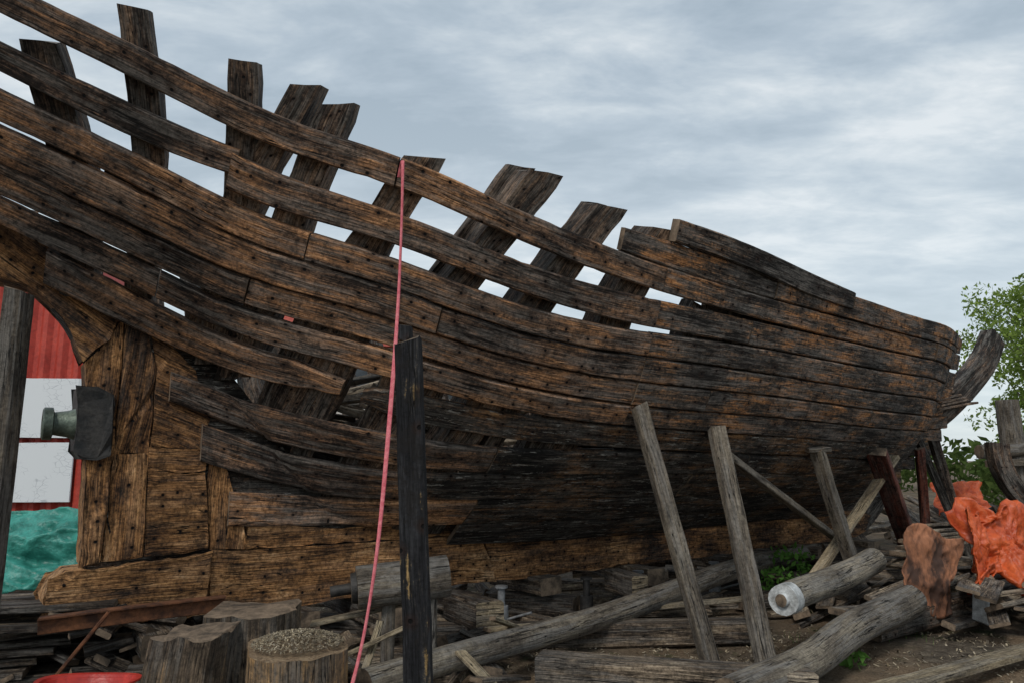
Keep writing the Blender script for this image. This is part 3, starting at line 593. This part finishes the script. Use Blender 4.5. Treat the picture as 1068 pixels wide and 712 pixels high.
for i in range(900):
    x=R(2.2,6.5);y=R(4.8,9)
    if nz(x*1.3,y*1.3,11)<.15: continue
    p=Vector((x,y,gh(x,y)));k=len(wd.v);w=R(.003,.006);h=R(.04,.1);q=R(0,6.28);wd.v.extend([tuple(p),tuple(p+Vector((w*math.cos(q),w*math.sin(q),0))),tuple(p+Vector((R(-.03,.03),R(-.03,.03),h)))]);wd.face([k,k+1,k+2],[(0,0)]*3,(.5,.5),1)
wd.obj('weeds',[M_log,M_fern],recalc=False)
M_cr=simple('red_container_paint',(.36,.035,.022),(.50,.065,.04),3,.5,0,.004)
def container(name,x0,x1,y,z0,h=2.5,dp=2.4):
    e=empty(name,(x0,y,z0)); mb=MB();n=int((x1-x0)/.07);pr=[]
    for i in range(n+1):
        x=x0+(x1-x0)*i/n; pr.append((x,y+(.0,.0,.06,.06)[i%4]))
    rings=[[Vector((x,yy,z0+.12)) for x,yy in pr],[Vector((x,yy,z0+h-.12)) for x,yy in pr]]
    mb.rings(rings,[0,1],(.5,.5),closed=False,sm=False)
    for z in (z0+.06,z0+h-.06): beam(mb,(x0,y,z),(x1,y,z),.1,.12,capmi=0)
    for x in (x0,x1): beam(mb,(x,y,z0+.12),(x,y,z0+h-.12),.12,.1,capmi=0)
    for z in(z0+.03,z0+h-.05): beam(mb,((x0+x1)/2,y+.07,z),((x0+x1)/2,y+dp,z),x1-x0-.05,.05,capmi=0)
    for x in(x0+.03,x1-.03): beam(mb,(x,y+.07,z0+h/2),(x,y+dp,z0+h/2),.05,h-.1,capmi=0)
    beam(mb,(x0,y+dp+.03,z0+h/2),(x1,y+dp+.03,z0+h/2),.05,h,capmi=0)
    o=mb.obj('corrugated_shell',[M_cr],e,recalc=False);o.matrix_parent_inverse=Matrix.Translation((-x0,-y,-z0))
container('shipping_container',-13,-6.9,12,0);container('shipping_container',-13.1,-6.95,12,2.53)
m,T_=newmat('banner_print');pos=T_.n('ShaderNodeTexCoord').outputs['Object']
v1=T_.n('ShaderNodeTexVoronoi',{'Vector':T_.map(pos,(5,1,9)),'Scale':1.6},feature='DISTANCE_TO_EDGE').outputs[0]
ms=T_.ramp(T_.noise(pos,1.4,2),[(.47,0),(.5,1)])
ln=T_.m('MULTIPLY',T_.ramp(v1,[(.012,1),(.03,0)]),ms)
col=T_.mix(T_.m('MULTIPLY',ln,.45),(.72,.75,.77),(.2,.22,.26));T_.out(col,.6)
for (za,zb) in((1.93,2.88),(.93,1.86)):
    mb=MB();beam(mb,(-10.4,11.9,(za+zb)/2),(-6.98,11.9,(za+zb)/2),.02,zb-za,capmi=0,ch=.002,jit=.001);mb.obj('white_banner',[m])
hs=empty('red_roof_house',(-6,30,0))
mb=MB()
def box(mb,x0,x1,y0,y1,z0,z1,mi=0):
    k=len(mb.v);mb.v.extend([(x,y,z) for x in(x0,x1) for y in(y0,y1) for z in(z0,z1)])
    for q in([0,1,3,2],[4,6,7,5],[0,4,5,1],[2,3,7,6],[0,2,6,4],[1,5,7,3]): mb.face([k+i for i in q],[(0,0)]*4,(.5,.5),mi)
box(mb,-11,-1.5,30,37,0,6.2)
o1=mb.obj('walls',[simple('light_render',(.42,.40,.36),(.5,.48,.44),2,.9)],hs)
mb=MB();k=0;mb.v=[(-11.3,29.6,6.1),(-1.2,29.6,6.1),(-1.2,37.4,6.1),(-11.3,37.4,6.1),(-10.5,33.5,10.0),(-2.2,33.5,10.0)]
for q in([0,1,5,4],[2,3,4,5],[1,2,5],[3,0,4],[0,3,2,1]): mb.face(q,[(0,0)]*len(q),(.5,.5))
o2=mb.obj('roof',[simple('red_roof_tiles',(.28,.05,.035),(.42,.09,.06),6,.8)],hs)
mb=MB()
for i in range(5):
    for z in(1.4,4): box(mb,-10.3+i*1.8,-9.3+i*1.8,29.96,30.05,z,z+1.3)
o3=mb.obj('windows',[simple('dark_glass',(.02,.025,.03),(.04,.05,.06),2,.1)],hs)
for o in(o1,o2,o3): o.matrix_parent_inverse=Matrix.Translation((6,-30,0))
# ------------------------------------------------------------------ world
w=bpy.data.worlds.new('World');sc.world=w;w.use_nodes=True;N=NT(w.node_tree)
EL=math.radians(44);AZ=math.radians(205)
sky=N.n('ShaderNodeTexSky',sky_type='NISHITA');sky.sun_disc=False;sky.sun_elevation=EL;sky.sun_rotation=AZ
dr=N.n('ShaderNodeTexCoord').outputs['Generated'];sx=N.n('ShaderNodeSeparateXYZ',{0:dr})
zc=N.m('ADD',N.m('MAXIMUM',sx.outputs[2],0.),.16)
cv=N.n('ShaderNodeCombineXYZ',{0:N.m('DIVIDE',sx.outputs[0],zc),1:N.m('DIVIDE',sx.outputs[1],zc),2:0.}).outputs[0]
cv=N.map(cv,(1.,1.7,1),(3.1,1.2,0))
c1=N.noise(cv,.9,6,.5,.3);c2=N.noise(N.map(cv,(1,1,1),(7,3,2)),3.4,5,.6,.2)
cc=N.m('ADD',N.m('MULTIPLY',c1,.55),N.m('MULTIPLY',c2,.45))
cl=N.ramp(cc,[(.38,(.36,.44,.51)),(.46,(.45,.53,.60)),(.53,(.58,.65,.70)),(.61,(.78,.82,.84))])
hz=N.ramp(sx.outputs[2],[(.0,.75),(.25,.35),(.5,0)])
cl=N.mix(hz,cl,(.70,.77,.79))
b1=N.n('ShaderNodeBackground',{0:sky.outputs[0],1:.12});b2=N.n('ShaderNodeBackground',{0:cl,1:1.1})
mx=N.n('ShaderNodeMixShader',{0:.88,1:b1.outputs[0],2:b2.outputs[0]});ow=N.n('ShaderNodeOutputWorld',{0:mx.outputs[0]})
L=bpy.data.lights.new('sun','SUN');L.energy=1.5;L.angle=math.radians(12);L.color=(1,.95,.88)
lo=bpy.data.objects.new('sun',L);sc.collection.objects.link(lo)
dv=Vector((-math.sin(math.radians(25))*math.cos(EL),-math.cos(math.radians(25))*math.cos(EL),math.sin(EL)))
lo.rotation_euler=dv.to_track_quat('Z','Y').to_euler()
sc.view_settings.view_transform='Standard';sc.view_settings.look='None';sc.view_settings.exposure=0
cam=bpy.data.cameras.new('camera');cam.sensor_width=36;cam.lens=771/1068*36;cam.clip_end=2000;cam.clip_start=.05
co=bpy.data.objects.new('camera',cam);sc.collection.objects.link(co);co.location=(0,0,1.6);co.rotation_euler=(math.radians(99),0,0);sc.camera=co
